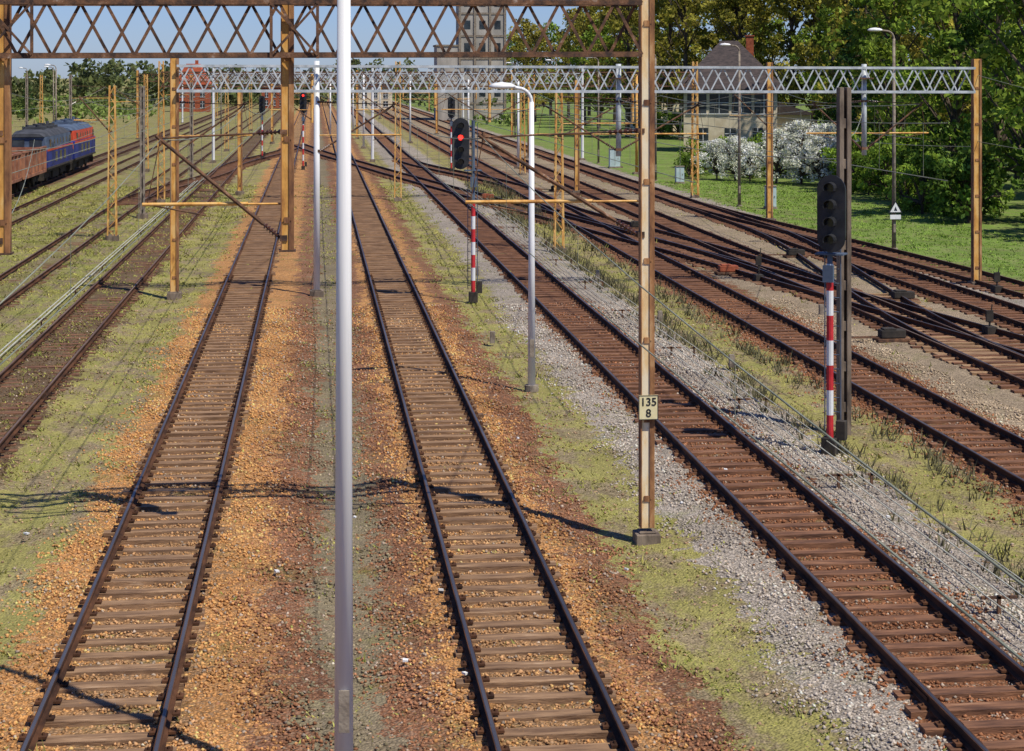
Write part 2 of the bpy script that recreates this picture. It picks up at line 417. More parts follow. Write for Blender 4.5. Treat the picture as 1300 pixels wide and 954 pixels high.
# ------------------------------------------------------------------ grass tufts (one mesh)
def scatter_grass(n):
    u=rng.random(n); Y=15+115*u**1.7
    X=rng.uniform(-27,34,n)
    idx=kinds_at(X+wob(X,Y)*0.9+rng.normal(0,0.30,n))
    st_=np.array([KIND[k][1] for k in ZK])[idx]
    patch=0.5+0.25*(np.sin(X*1.9+np.sin(Y*0.6)*2)*np.sin(Y*0.75+1.3*np.sin(X*1.1))+np.sin(X*4.7+Y*1.3)*np.sin(Y*2.9-X*1.7+2*np.sin(Y*0.5)))
    keep=rng.random(n)<np.where(st_<0.1,0.05+1.1*patch**2.3,np.where(st_<0.2,0.7*patch**1.5,np.where(st_<0.8,0.55*patch**1.5,0.013)))
    keep&=(X< 1.0+0.48*Y)&(X>-1.0-0.23*Y)
    for k,c in TR.items():
        if k[0]=='T': keep&=~((np.abs(X-c)<0.85)&(rng.random(n)>0.15))
    X=X[keep];Y=Y[keep];n=len(X)
    nb=6
    XB=np.repeat(X,nb)+rng.normal(0,0.045,n*nb)*(1+np.repeat(Y,nb)/40); YB=np.repeat(Y,nb)+rng.normal(0,0.045,n*nb)*(1+np.repeat(Y,nb)/40)
    tall=np.repeat(rng.random(n)<0.03,nb)
    darkz=np.repeat((((X>10.3)&(X<11.4))|((X>12.2)&(X<12.9)))&(rng.random(n)<0.85),nb)
    k=1+YB/70
    h=rng.uniform(0.012,0.04,n*nb)*k*np.where(darkz,6.0,np.where(tall,3.0,1.0))
    w=rng.uniform(0.006,0.013,n*nb)*k*1.3
    a=rng.uniform(0,6.28,n*nb); lean=rng.uniform(0.4,1.6,n*nb)*h; la=rng.uniform(0,6.28,n*nb)
    lean=np.where(darkz,lean*0.5,lean)
    gz=hfun(XB,YB)-0.003
    p0=np.stack([XB-np.cos(a)*w,YB-np.sin(a)*w,gz],1); p1=np.stack([XB+np.cos(a)*w,YB+np.sin(a)*w,gz],1)
    p2=np.stack([XB+np.cos(la)*lean,YB+np.sin(la)*lean,gz+h],1)
    V=np.stack([p0,p1,p2],1).reshape(-1,3); F=np.arange(len(V)).reshape(-1,3)
    g1=np.array([0.42,0.37,0.11]); g2=np.array([0.19,0.225,0.05]); g3=np.array([0.13,0.12,0.065]); g4=np.array([0.19,0.29,0.05])
    big=0.5+0.5*np.sin(X*0.9+Y*0.23)*np.sin(Y*0.37-X*0.5)
    t=np.clip(rng.random(n)**1.3*0.6+big*0.5,0,1)[:,None]; c=g1*(1-t)+g2*t
    right=(X>24.5)[:,None]; c=np.where(right,g4,c)
    c=c*rng.uniform(0.65,1.3,n)[:,None]
    c=np.repeat(c,nb,axis=0); c=np.where(darkz[:,None],g3*rng.uniform(0.7,1.4,(len(c),1)),c); c=np.where(tall[:,None]&~darkz[:,None],c*0.75,c)
    return np_mesh("grass_tufts",V,F,M['blade'],np.repeat(c,3,axis=0))
scatter_grass(220000)

# ------------------------------------------------------------------ catenary structures
def truss(g, x0, x1, y, z0, z1, m, dep=0.55, panel=0.92, chord=0.08, web=0.045, dz=0.0):
    b=MB(); n=max(2,round((x1-x0)/panel)); p=(x1-x0)/n
    zz=lambda x:(x-x0)/(x1-x0)*dz
    for yy in (y-dep/2,y+dep/2):
        for z in (z0,z1):
            b.beam((x0,yy,z),(x1,yy,z+dz),chord*0.25,chord)
            s=chord/2 if yy<y else -chord/2; v=chord/2-0.004 if z==z0 else -chord/2+0.004
            b.beam((x0,yy+s,z+v),(x1,yy+s,z+dz+v),chord,chord*0.2)
    w=MB()
    for fi,yy in enumerate((y-dep/2+0.02,y+dep/2-0.02)):
        for i in range(n):
            xa=x0+i*p; xb=xa+p; xm=(xa+xb)/2
            za,zb_=(z0,z1) if fi==0 else (z1,z0)
            w.beam((xa,yy,za+zz(xa)),(xm,yy,zb_+zz(xm)),web,web*0.5,(0,1,0)); w.beam((xm,yy+0.006,zb_+zz(xm)),(xb,yy+0.006,za+zz(xb)),web,web*0.5,(0,1,0))
    for z in (z0,z1):
        for i in range(n):
            xa=x0+i*p; w.beam((xa,y-dep/2,z+zz(xa)+0.01),(xa+p/2,y+dep/2,z+zz(xa)+0.01),web*0.8,web*0.4); w.beam((xa+p/2,y+dep/2,z+zz(xa)+0.012),(xa+p,y-dep/2,z+zz(xa)+0.012),web*0.8,web*0.4)
    b.obj("truss_chords",m,g); w.obj("truss_lacing",m,g)

def hpost(g, x, y, z0, z1, w, m1, m2, name="post"):
    """rolled steel column: broad painted web plate with flanges either side"""
    d=w*0.9; t=0.022; H=z1-z0; zc=(z0+z1)/2
    a=MB(); a.box((x-w*0.10,y-d*0.34,zc),(w*0.72,0.02,H)); a.box((x,y+d*0.34,zc),(w-2*t-0.002,0.02,H)); a.obj(name+"_web",m1,g)
    b=MB()
    b.box((x-w/2+t/2,y,zc),(t,d,H+0.004)); b.box((x+w/2-t/2,y,zc),(t,d,H+0.004))
    b.box((x+w/2-0.04-t/2,y-d/2+0.008,zc),(0.07,0.014,H-0.01))
    b.obj(name+"_flanges",m2,g,bevel=0.003)
    c=MB(); z=z0+0.5
    while z<z1-0.2:
        c.box((x,y-d*0.34-0.02,z),(w*0.5,0.012,0.10))
        for s in (-0.06,0.06): c.tube((x+s,y-d*0.34-0.026,z),(x+s,y-d*0.34-0.045,z),0.012,0.01,6)
        z+=1.35
    c.obj(name+"_splice_plates",m2,g)

def lattice_post(g, x, y, z0, z1, w, m):
    a=MB(); w2=w*0.62
    for sx in (-1,1):
        for sy in (-1,1):
            a.beam((x+sx*w/2,y+sy*w/2,z0),(x+sx*w2/2,y+sy*w2/2,z1),0.06,0.06)
    n=int((z1-z0)/0.45)
    for i in range(n):
        za=z0+(z1-z0)*i/n; zb=z0+(z1-z0)*(i+1)/n
        wa=w+(w2-w)*i/n; wb=w+(w2-w)*(i+1)/n
        s=1 if i%2 else -1
        for sy in (-1,1):
            a.beam((x-s*wa/2,y+sy*wa/2,za),(x+s*wb/2,y+sy*wb/2,zb),0.035,0.02)
            a.beam((x+sy*wa/2,y-s*wa/2,za),(x+sy*wb/2,y+s*wb/2,zb),0.035,0.02)
    a.obj("lattice_mast",m,g)

def footing(g,x,y,s=0.5,h=0.2):
    b=MB(); b.box((x,y,h/2-0.15),(s,s,h+0.14)); b.box((x,y,h-0.08+0.015),(s*0.7,s*0.7,0.03)); b.obj("footing",M['concrete_dark'],g,bevel=0.02)

def insulator(b,p,q,r=0.06,n=6):
    p=Vector(p);q=Vector(q)
    for i in range(n):
        a=p.lerp(q,i/n); c=p.lerp(q,(i+0.55)/n); b.tube(a,c,r,r*0.55,8)
    b.tube(p,q,r*0.4,r*0.4,6)

def cantilever(xp,y,xt,zl=5.15,zm=6.8,zc=5.5):
    g=group("catenary_cantilever")
    s=1 if xt>xp else -1
    d=MB(); o=MB(); i=MB()
    A=Vector((xp+s*0.12,y,zl)); B=Vector((xt,y,zm)); 
    a1=A.lerp(B,0.14)
    insulator(i,A,a1)
    d.tube(a1,B+(B-A).normalized()*0.1,0.034,0.030,8)
    C=Vector((xp+s*0.12,y,zm+0.12)); c1=C.lerp(B,0.2)
    insulator(i,C,c1,0.05); d.tube(c1,B+Vector((0,0,0.02)),0.018,0.018,6)
    e=A.lerp(B,0.22); z=zc+0.22
    t=(z-zl)/(zm-zl); P=A.lerp(B,t)
    o.tube((P.x-s*0.15,y+0.05,z),(xt+s*0.30,y+0.05,z),0.030,0.030,8)
    o.tube((xp+s*0.1,y-0.03,z-0.0),(P.x-s*0.15,y-0.03,z),0.022,0.022,6)
    d.tube((xt+s*0.22,y+0.05,z),(xt-s*0.75,y+0.03,zc+0.03),0.014,0.014,5)
    d.tube((xt+s*0.22,y+0.05,z),(xt,y,zm),0.009,0.009,5)
    d.box((xp+s*0.06,y,zl),(0.12,0.2,0.1)); d.box((xp+s*0.06,y,zm+0.12),(0.12,0.2,0.08))
    d.tube(B-Vector((0,0,0.08)),B+Vector((0,0,0.1)),0.03,0.03,6)
    d.obj("strut",M['rust_dark'],g); o.obj("registration_tube",M['ochre'],g); i.obj("insulators",M['insul'],g)

GY=29.85
g=group("catenary_gantry")
truss(g,-14.2,5.50,GY,8.15,9.03,M['rust_dark'],dep=0.6,panel=0.93,chord=0.085,web=0.05,dz=0.07)
hpost(g,5.63,GY,0.15,9.9,0.24,M['cream'],M['orange_rust'],"right_column"); footing(g,5.63,GY,0.42,0.14)
hpost(g,-14.3,GY,0.2,9.3,0.24,M['ochre'],M['orange_rust'],"left_column"); footing(g,-14.3,GY)
for xd in (-5.08,-0.46):
    hpost(g,xd,GY,4.95,9.2,0.22,M['ochre'],M['orange_rust'],"drop_post")
    b=MB()
    for s in (-1,1):
        b.box((xd+0.12+s*0.38,GY-0.34,8.62),(0.05,0.03,0.95))
    b.beam((xd-0.26,GY-0.345,8.2),(xd+0.5,GY-0.345,9.05),0.04,0.02,(0,1,0)); b.beam((xd-0.26,GY-0.36,9.05),(xd+0.5,GY-0.36,8.2),0.04,0.02,(0,1,0))
    b.box((xd,GY,4.94),(0.28,0.26,0.03))
    b.obj("hanger_frame",M['rust_dark'],g)
cantilever(5.58,GY,2.83); cantilever(-0.46,GY,-2.55); cantilever(-5.08,GY,-7.3)
sg=group("kilometre_sign",(5.63,GY-0.17,2.22))
b=MB(); b.box((0,0,0),(0.34,0.02,0.42)); b.obj("board",M['plate'],sg,bevel=0.004)
b=MB()
for s in (-1,1):
    b.box((s*0.163,-0.013,0),(0.012,0.004,0.40)); 
    b.box((0,-0.013,s*0.203),(0.338,0.004,0.012))
b.box((0,0.03,0.1),(0.2,0.04,0.03)); b.obj("border",M['black'],sg)
def text(s,loc,size,parent,m,rot=(math.pi/2,0,0)):
    c=bpy.data.curves.new("number",'FONT'); c.body=s; c.size=size; c.align_x='CENTER'; c.align_y='CENTER'; c.extrude=0.002; c.offset=0.003
    o=bpy.data.objects.new("number",c); COL.objects.link(o); o.parent=parent; o.location=loc; o.rotation_euler=rot; c.materials.append(m)
text("135",(0,-0.014,0.09),0.19,sg,M['black']); text("8",(0,-0.014,-0.10),0.19,sg,M['black'])

G2=64.4
g=group("catenary_gantry")
truss(g,-4.9,24.6,G2,7.32,8.22,M['grey_paint'],dep=0.6,panel=0.95,chord=0.09,web=0.05,dz=-0.07)
hpost(g,-5.0,G2,0.15,8.5,0.30,M['ochre'],M['orange_rust'],"column"); footing(g,-5.0,G2)
hpost(g,24.75,G2,0.15,8.5,0.32,M['ochre'],M['orange_rust'],"column"); footing(g,24.75,G2)
b=MB(); b.tube((0.06,G2,0.1),(0.06,G2,8.4),0.12,0.10,12); b.obj("centre_column",M['white_paint'],g,True); footing(g,0.06,G2)
for xd in (11.1,20.4):
    b=MB(); b.tube((xd,G2,4.9),(xd,G2,8.3),0.10,0.10,10); b.obj("drop_post",M['grey_paint'],g,True)
    b=MB(); b.box((xd,G2-0.02,7.77),(0.5,0.7,0.05)); b.obj("drop_clamp",M['rust_dark'],g)
cantilever(-5.0,G2,-2.55); cantilever(0.06,G2,2.83); cantilever(11.1,G2,8.33); cantilever(11.1,G2,14.1); cantilever(20.4,G2,18.5); cantilever(20.4,G2,22.6)
for k,(gy,xa,xb,mt) in enumerate(((113,-9.6,24.5,'rust_dark'),(165,-9.3,25,'grey_paint'),(225,-22,25,'rust_dark'),(300,-22,25,'grey_paint'),(390,-22,25,'rust_dark'))):
    g=group("catenary_gantry")
    truss(g,xa,xb,gy,7.2,8.1,M[mt],panel=1.5,web=0.06)
    for x in ((xa,5.24,xb) if gy<140 else (xa,5.3,xb)):
        if k==0: lattice_post(g,x,gy,0,8.8,0.42,M['ochre'])
        elif k%2: 
            b=MB(); b.tube((x,gy,0),(x,gy,8.6),0.14,0.11,8); b.obj("column",M['white_paint'],g)
        else: hpost(g,x,gy,0,8.6,0.30,M['ochre'],M['orange_rust'],"column")
        footing(g,x,gy)
    for x in (-0.2,11.1,20.4):
        b=MB(); b.tube((x,gy,4.9),(x,gy,8.0),0.09,0.09,8); b.obj("drop_post",M['ochre'],g)
    if k<3:
        cantilever(-0.2,gy,-2.55); cantilever(5.24,gy,2.83); cantilever(11.1,gy,8.33); cantilever(11.1,gy,14.1)

def mast(x,y,h,kind='lattice',m='ochre',arm=None,w=0.4):
    g=group("catenary_mast")
    if kind=='lattice': lattice_post(g,x,y,0,h,w,M[m])
    elif kind=='solid': hpost(g,x,y,0,h,0.32,M['ochre'],M['orange_rust'])
    elif kind=='concrete':
        b=MB()
        for s in (-1,1): b.box((x+s*0.085,y,h/2-0.1),(0.10,0.26,h+0.2))
        z=0.5
        while z<h: b.box((x,y,z),(0.09,0.2,0.22)); z+=0.9
        b.box((x,y+0.05,h/2),(0.08,0.06,h-0.1))
        b.obj("concrete_mast",M[m],g,bevel=0.01)
    elif kind=='round':
        b=MB(); b.tube((x,y,-0.1),(x,y,h),0.12,0.09,10); b.obj("mast",M[m],g,True)
    if y>39: footing(g,x,y,0.6,0.22)
    if arm is not None: cantilever(x,y,arm)
mast(-9.77,87.5,7.4,arm=-11.3); mast(-9.6,100.8,7.3,'concrete','concrete'); mast(-9.3,136,7.4,'concrete','concrete'); mast(10.9,79,7.1,arm=14.1)
mast(24.5,94,8.6,'solid',arm=22.6); mast(11.7,38.4,7.6,'concrete','concrete_dark')
mast(-14.0,150,8,arm=-16.6); mast(-14.0,205,8,arm=-16.6); mast(-23.5,120,8,'concrete','concrete',arm=-20.2); mast(-23.5,175,8,'concrete','concrete',arm=-20.2)
mast(-9.3,190,8); mast(-9.3,260,8); mast(16.4,140,7.5); mast(16.4,190,7.5,'round','white_paint'); mast(11.2,210,8,'round','white_paint'); mast(5.3,195,8,'round','white_paint'); mast(5.3,250,8,'round','white_paint')
mast(25.6,140,8,'round','ochre'); mast(25.9,150,8,'round','grey_paint'); mast(-30,190,8,'concrete','concrete'); mast(-36,240,8); mast(-26,280,8); mast(-18,330,8)
mast(-28,150,8,'concrete','concrete'); mast(-34,175,8,'round','ochre'); mast(-5,120,7,'solid'); mast(-5,210,7,'solid'); mast(16.4,240,8,'solid'); mast(20.5,170,8,'round','ochre')
mast(17.5,118,7.6,'solid'); mast(17.2,150,7.6,'round','white_paint'); mast(2.0,235,7.6,'round','white_paint'); mast(6.5,280,8,'round','ochre'); mast(12,330,8,'round','white_paint')

def sagline(x,y0,z0,y1,z1,sag,n=14,x1=None):
    if x1 is None: x1=x
    return [(x+(x1-x)*i/n,y0+(y1-y0)*i/n,z0+(z1-z0)*i/n-4*sag*(i/n)*(1-i/n)) for i in range(n+1)]
SUP=[-28,GY,G2,113,165,225,300,390]
def catenary(x,sup=SUP):
    g=group("overhead_line")
    b=MB(); c=MB(); d=MB()
    for a,e in zip(sup[:-1],sup[1:]):
        L=e-a; sag=min(1.05,1.05*(L/58)**2)
        pts=sagline(x,a,6.8,e,6.8,sag,16)
        b.path(pts,0.0068 if a<20 else (0.011 if a<60 else 0.018),5)
        c.tube((x,a,5.5),(x,e,5.5),0.007 if a<20 else (0.011 if a<60 else 0.016),None,5,False)
        if a<120:
            for i in range(1,16,2): d.tube(pts[i],(x,pts[i][1],5.5),0.003 if a<20 else 0.005,None,4,False)
    b.obj("messenger_wire",M['wire'],g); c.obj("contact_wire",M['wire'],g)
    if d.v: d.obj("droppers",M['wire'],g)
for t in ('T1','T2'): catenary(TR[t])
catenary(TR['T3'],[38.4,G2,113,165,225,300,390]); catenary(TR['T4'],[38.4,G2,113,165,225,300,390])
catenary(TR['T5'],[G2,94,165]); catenary(TR['T6'],[G2,94,165])
catenary(TR['L0'],[-28,GY,87.5,150]); catenary(TR['L1'],[87.5,150,205]); catenary(TR['L2'],[150,205,260]); catenary(TR['L3'],[120,175,230])
g=group("feeder_wires"); b=MB()
R=0.012
b.path(sagline(5.63,GY,7.3,G2,7.0,0.5,x1=11.1),R*0.8,5); b.path(sagline(11.7,38.4,7.2,G2,7.0,0.4,x1=11.1),R,5)
b.path(sagline(11.7,38.4,6.6,G2,6.9,0.5,x1=20.4),R,5); b.path(sagline(20.4,G2,6.9,94,7.4,0.4,x1=24.5),R,5)
b.path(sagline(24.75,G2,7.9,40,5.4,0.4,x1=30),R,5)
b.path(sagline(24.75,G2,5.4,38.4,4.6,0.15,x1=28),R,5); b.path(sagline(-5,G2,7.2,87.5,7,0.3,x1=-9.77),R,5)
b.path(sagline(24.75,G2,5.2,94,5.2,0.3,x1=24.5),R,5); b.path(sagline(0.06,G2,7.2,113,7,0.6,x1=5.2),R,5)
b.path(sagline(-5.08,GY,5.4,G2,5.6,0.4,x1=-9.9),R*0.8,5); b.path(sagline(-9.77,87.5,5.5,GY,5.0,0.4,x1=-11.5),R*0.8,5)
b.path(sagline(11.7,38.4,6.0,79,6.3,0.5,x1=10.9),R,5); b.path(sagline(10.9,79,6.6,94,6.6,0.3,x1=24.5),R,5)
b.obj("wires",M['wire'],g)

def signal_wires(xs,y0,y1,z,r=0.012,xs1=None):
    g=group("signal_wire_run"); b=MB(); s=MB()
    xs1=xs1 or xs
    for i,x in enumerate(xs):
        b.tube((x,y0,z+0.05*i),(xs1[i],y1,z+0.05*i),r,r,5,False)
    y=y0+3
    while y<y1:
        t=(y-y0)/(y1-y0); x=xs[0]+(xs1[0]-xs[0])*t; xe=xs[-1]+(xs1[-1]-xs[-1])*t
        s.box(((x+xe)/2,y,z-0.03),(abs(xe-x)+0.14,0.05,0.04)); s.box(((x+xe)/2,y,z/2-0.06),(0.05,0.05,z+0.12))
        y+=8
    b.obj("wires",M['wire_pale'],g); s.obj("stakes",M['rust_dark'],g)
signal_wires([9.75,9.95,10.15],14,120,0.25,0.012); signal_wires([10.6],14,110,0.25,0.010)
signal_wires([-8.65,-8.45],30,130,0.25,0.022)

# ------------------------------------------------------------------ lamps
def street_lamp(x,y,h,head_dx=-0.75,m='white_paint',r=0.075):
    g=group("street_lamp",(x,y,0))
    s=1 if head_dx>0 else -1; L=abs(head_dx)
    b=MB(); b.tube((0,0,-0.1),(0,0,h-0.35),r,r*0.6,16)
    pts=[(0,0,h-0.36)]
    for i in range(1,7):
        t=i/6*math.pi/2; pts.append((s*0.35*(1-math.cos(t)),0,h-0.36+0.36*math.sin(t)))
    pts.append((s*L*0.62,0,h+0.03))
    b.path(pts,min(r*0.55,0.045),8); b.obj("pole",M[m],g,True)
    v=MB(); n=10; prof=[(0.0,0.05,0.05),(0.12,0.13,0.10),(0.35,0.17,0.13),(0.55,0.15,0.10),(0.66,0.06,0.05)]
    for (px,w,hh) in prof:
        for k in range(n):
            a=2*math.pi*k/n; zz=math.sin(a)*hh
            v.v.append((s*(L*0.55+px),math.cos(a)*w,h+0.03+(zz if zz>0 else zz*0.45)))
    for i in range(len(prof)-1):
        for k in range(n):
            j=(k+1)%n; v.f.append((i*n+k,i*n+j,(i+1)*n+j,(i+1)*n+k))
    v.f.append(tuple(range(n))); v.f.append(tuple(range((len(prof)-1)*n,len(prof)*n)))
    v.obj("luminaire",M['white_paint'],g,True)
    c=MB(); c.tube((0,0,-0.1),(0,0,0.06),r*1.8,r*1.8,10); c.box((0,-r-0.004,1.0),(r*1.1,0.03,0.45)); c.obj("base_and_door",M['concrete'],g)
street_lamp(5.43,44.4,7.55,r=0.10)
street_lamp(0.31,19.3,11.5,head_dx=-1.3,m='pole_zinc',r=0.105)
for (x,y,h) in ((26.1,78,9.9),(25.5,105,9.7),(25.4,131,9.6),(25.4,158,9.5),(25.4,186,9.5),(25.4,225,9.5),(-27,150,9),(-27,190,9),(-33,230,9),(-12.5,240,9),(-41,260,9),(5,330,9)):
    street_lamp(x,y,h,head_dx=-1.0,m='concrete',r=0.10)

g=group("triangular_sign",(26.1,77.8,1.9))
b=MB(); b.prism([(-0.32,-0.24),(0.32,-0.24),(0,0.32)],-0.02,0.0); b.obj("border",M['black'],g)
b=MB(); b.prism([(-0.25,-0.20),(0.25,-0.20),(0,0.24)],-0.03,-0.021); b.obj("face",M['white_paint'],g)
b=MB(); b.prism([(-0.08,-0.14),(0.08,-0.14),(0,0.06)],-0.036,-0.031); b.obj("symbol",M['black'],g)
b=MB(); b.box((0,-0.02,-0.42),(0.5,0.02,0.2)); b.obj("subplate",M['white_paint'],g)

# ------------------------------------------------------------------ signals
def signal(x,y,htop,head_h,head_w,head_dx,nl,lit,rz=0,bands=None,conn=0.0):
    g=group("railway_signal",(x,y,0),rz)
    zb=htop-head_h; zc=htop-head_h/2
    p=MB(); poly=[]; r=head_w/2
    for i in range(9): a=math.pi*i/8; poly.append((head_dx+r*math.cos(a),htop-r+r*math.sin(a)))
    for i in range(9): a=math.pi+math.pi*i/8; poly.append((head_dx+r*math.cos(a),zb+r+r*math.sin(a)))
    p.prism(poly,-0.20,-0.17); p.prism([( (a-head_dx)*0.78+head_dx,(b_-zc)*0.92+zc) for a,b_ in poly],-0.17,0.12)
    p.obj("housing",M['black'],g)
    h=MB(); ln=MB(); lt=MB()
    for i in range(nl):
        z=htop-r*0.9-(head_h-1.8*r)*i/(nl-1)
        rr=min(0.11,head_w*0.24)
        (lt if i==lit else ln).tube((head_dx,-0.201,z),(head_dx,-0.225,z),rr*0.85,rr*0.8,12)
        o=len(h.v); n=8
        for k in range(n+1):
            a=math.pi*(k/n)*1.3-0.15*math.pi
            for (yy,q) in ((-0.20,1.0),(-0.42,1.0),(-0.42,1.12),(-0.20,1.12)):
                h.v.append((head_dx+rr*q*math.cos(a),yy,z+rr*q*math.sin(a)))
        for k in range(n):
            for e in range(4):
                f=(e+1)%4; h.f.append((o+k*4+e,o+k*4+f,o+(k+1)*4+f,o+(k+1)*4+e))
    h.obj("hoods",M['black'],g); ln.obj("lenses",M['lens_off'],g)
    if lt.v: lt.obj("lit_lens",M['lens_red'],g)
    rm=0.075; z=0.25
    wht=MB(); red=MB(); i=0
    seg=bands or 0.5; ztopb=min(zb-0.25,seg*7+0.3)
    while z<ztopb:
        (red if i%2==0 else wht).tube((0,0,z),(0,0,min(z+seg,ztopb)),rm,rm,12); z+=seg; i+=1
    wht.obj("mast_white_bands",M['white_paint'],g,False); red.obj("mast_red_bands",M['red_paint'],g,False)
    u=MB(); u.tube((0,0,ztopb),(0,0,htop-0.1),rm*0.8,rm*0.8,10)
    if abs(head_dx)>0.1:
        for zz in (zb+0.3,htop-0.3): u.beam((0,0,zz),(head_dx,0,zz),0.05,0.05)
    for sx in (-0.17,0.17): u.tube((sx,0.22,0.4),(sx,0.22,htop-0.2),0.014,None,5)
    zz=0.5
    while zz<htop-0.3: u.tube((-0.17,0.22,zz),(0.17,0.22,zz),0.01,None,5); zz+=0.3
    for zz in (1.0,2.4,3.8): u.beam((0,0,zz),(0,0.22,zz),0.03,0.03)
    u.beam((-0.3,0.1,zb-0.05),(0.3,0.1,zb-0.05),0.4,0.03)
    u.obj("upper_mast_and_ladder",M['loco_grey'],g)
    q=MB(); q.box((0,0,0.12),(0.3,0.3,0.36)); q.box((0.22,0.1,0.45),(0.2,0.2,0.4)); q.obj("base",M['under'],g,bevel=0.01)
    bx=MB(); bx.box((0,-0.12,zb-0.45),(0.22,0.1,0.35)); bx.obj("number_plate",M['loco_grey'],g)
signal(5.5,61.8,6.4,1.8,0.60,-0.46,4,1,bands=0.45)
signal(10.7,36.1,5.8,1.62,0.60,0.08,4,None,rz=math.radians(-32),bands=0.52)
signal(-1.0,150,6.5,1.8,0.6,0,4,0); signal(11.1,145,6.2,1.8,0.6,0,4,None); signal(-5,170,6,1.7,0.6,0,4,None)

def cabinet(name,x,y,sx,sy,sz,m):
    g=group(name,(x,y,0)); b=MB(); b.box((0,0,sz/2+0.1),(sx,sy,sz)); b.obj("case",M[m],g,bevel=0.02)
    b=MB(); b.box((0,0,sz+0.13),(sx+0.08,sy+0.08,0.05)); b.box((0,0,0.0),(sx+0.1,sy+0.1,0.19)); b.box((0,-sy/2-0.012,sz/2+0.1),(0.02,0.02,sz*0.8)); b.box((sx*0.3,-sy/2-0.02,sz/2+0.1),(0.03,0.03,0.1)); b.obj("lid_and_plinth",M['concrete'],g)
cabinet("relay_cabinet",26.9,103,0.6,0.5,1.2,'cabinet'); cabinet("relay_cabinet",25.5,150,0.9,0.6,1.5,'cabinet'); cabinet("relay_cabinet",26.6,128,0.6,0.5,1.1,'cabinet')
def switch_motor(x,y,m='under'):
    g=group("point_machine",(x,y,0)); b=MB(); b.box((0,0,0.22),(0.75,0.4,0.24)); b.box((-0.1,0,0.36),(0.4,0.36,0.06)); b.obj("motor_case",M[m],g,bevel=0.03)
    c=MB(); c.beam((-0.3,0.1,0.12),(-1.6,0.1,0.12),0.05,0.03); c.beam((-0.3,-0.1,0.12),(-1.6,-0.1,0.12),0.05,0.03); c.box((0,0,0.05),(1.0,0.6,0.08)); c.obj("throw_rods",M['rust_dark'],g)
for (x,y,m) in ((16.3,69,'rust_red'),(16.5,90,'under'),(20.4,60,'under'),(12.4,100,'under'),(10.9,112,'rust_red'),(17.0,51,'under'),(20.7,75,'under'),(16.4,120,'under')): switch_motor(x,y,m)
def lever(x,y,h=1.0):
    g=group("point_lever",(x,y,0)); b=MB(); b.box((0,0,0.12),(0.3,0.5,0.25)); b.tube((0,0,0.2),(0.1,0.05,h),0.025,0.02,6); b.box((0,0,h*0.62),(0.22,0.08,0.34)); b.tube((0.0,0.0,h*0.3),(0,0,h*0.8),0.03,0.03,8); b.obj("lever",M['under'],g)
lever(16.9,66.5,1.25); lever(20.4,52,0.9); lever(24.6,62,0.9); lever(11.6,61,0.8)
g=group("lineside_markers"); b=MB()
for (x,y) in ((11.0,56),(11.2,47),(5.2,52),(6.4,70),(10.9,68),(16.6,57)): b.box((x,y,0.15),(0.14,0.14,0.34))
b.obj("concrete_markers",M['concrete'],g)
g=group("litter"); b=MB()
for (x,y) in ((1.9,26.9),(1.2,23.7),(1.95,23.1),(-0.6,28.2),(4.9,27.7),(3.3,35.5),(-4.9,31),(8.1,34.5),(4.35,38),(0.7,31.5),(-4.3,24),(10.1,30.5)):
    a=random.uniform(0,3); s=random.uniform(0.03,0.06); c,d=math.cos(a)*s,math.sin(a)*s
    b.quadbox([(x-c,y-d,0.03),(x+d,y-c,0.03),(x+c,y+d,0.035),(x-d,y+c,0.04),(x-c,y-d,0.06),(x+d,y-c,0.05),(x+c,y+d,0.055),(x-d,y+c,0.065)])
b.obj("paper_scraps",M['litter'],g)

# ------------------------------------------------------------------ rolling stock
def bogie(b,y,L=2.6):
    for s in (-1,1):
        b.box((s*1.0,y,0.75),(0.12,L+0.6,0.35))
        for dy in (-L/2,L/2):
            b.tube((s*0.72,y+dy,0.68),(s*0.86,y+dy,0.68),0.46,0.46,16)
            b.box((s*1.02,y+dy,0.68),(0.16,0.3,0.36))
    b.box((0,y,0.8),(1.6,0.5,0.3))
def buffers(b,y,s):
    for x in (-0.87,0.87):
        b.tube((x,y,1.25),(x,y+s*0.55,1.25),0.09,0.09,8); b.tube((x,y+s*0.55,1.25),(x,y+s*0.6,1.25),0.24,0.24,12)
def gondola(x,y,L,m,name="freight_wagon"):
    g=group(name,(x,y,0)); a=MB(); r=MB(); u=MB()
    for s in (-1,1):
        a.box((s*1.43,0,2.1),(0.06,L,1.6)); a.box((0,s*(L/2-0.03),2.1),(2.8,0.06,1.6))
        r.box((s*1.48,0,2.92),(0.16,L+0.04,0.12)); r.box((s*1.48,0,1.26),(0.14,L+0.02,0.18))
        n=int(L/1.3)
        for i in range(n+1): r.box((s*1.50,-L/2+0.08+(L-0.16)*i/n,2.1),(0.11,0.12,1.55))
        for xx in (-0.9,0,0.9): r.box((xx,s*(L/2+0.04),2.1),(0.12,0.09,1.6))
    a.box((0,0,1.35),(2.8,L-0.1,0.1))
    u.box((0,0,1.1),(0.5,L-0.2,0.3)); bogie(u,-L/2+2,1.8); bogie(u,L/2-2,1.8); buffers(u,-L/2,-1); buffers(u,L/2,1)
    a.obj("body",M[m],g); r.obj("ribs",M[m],g); u.obj("running_gear",M['under'],g)
gondola(TR['L3'],81.7,13,'wagon'); gondola(TR['L3'],96,13,'wagon'); gondola(TR['L3'],109.9,12.5,'wagon'); gondola(TR['L3'],122.0,9.4,'wagon')
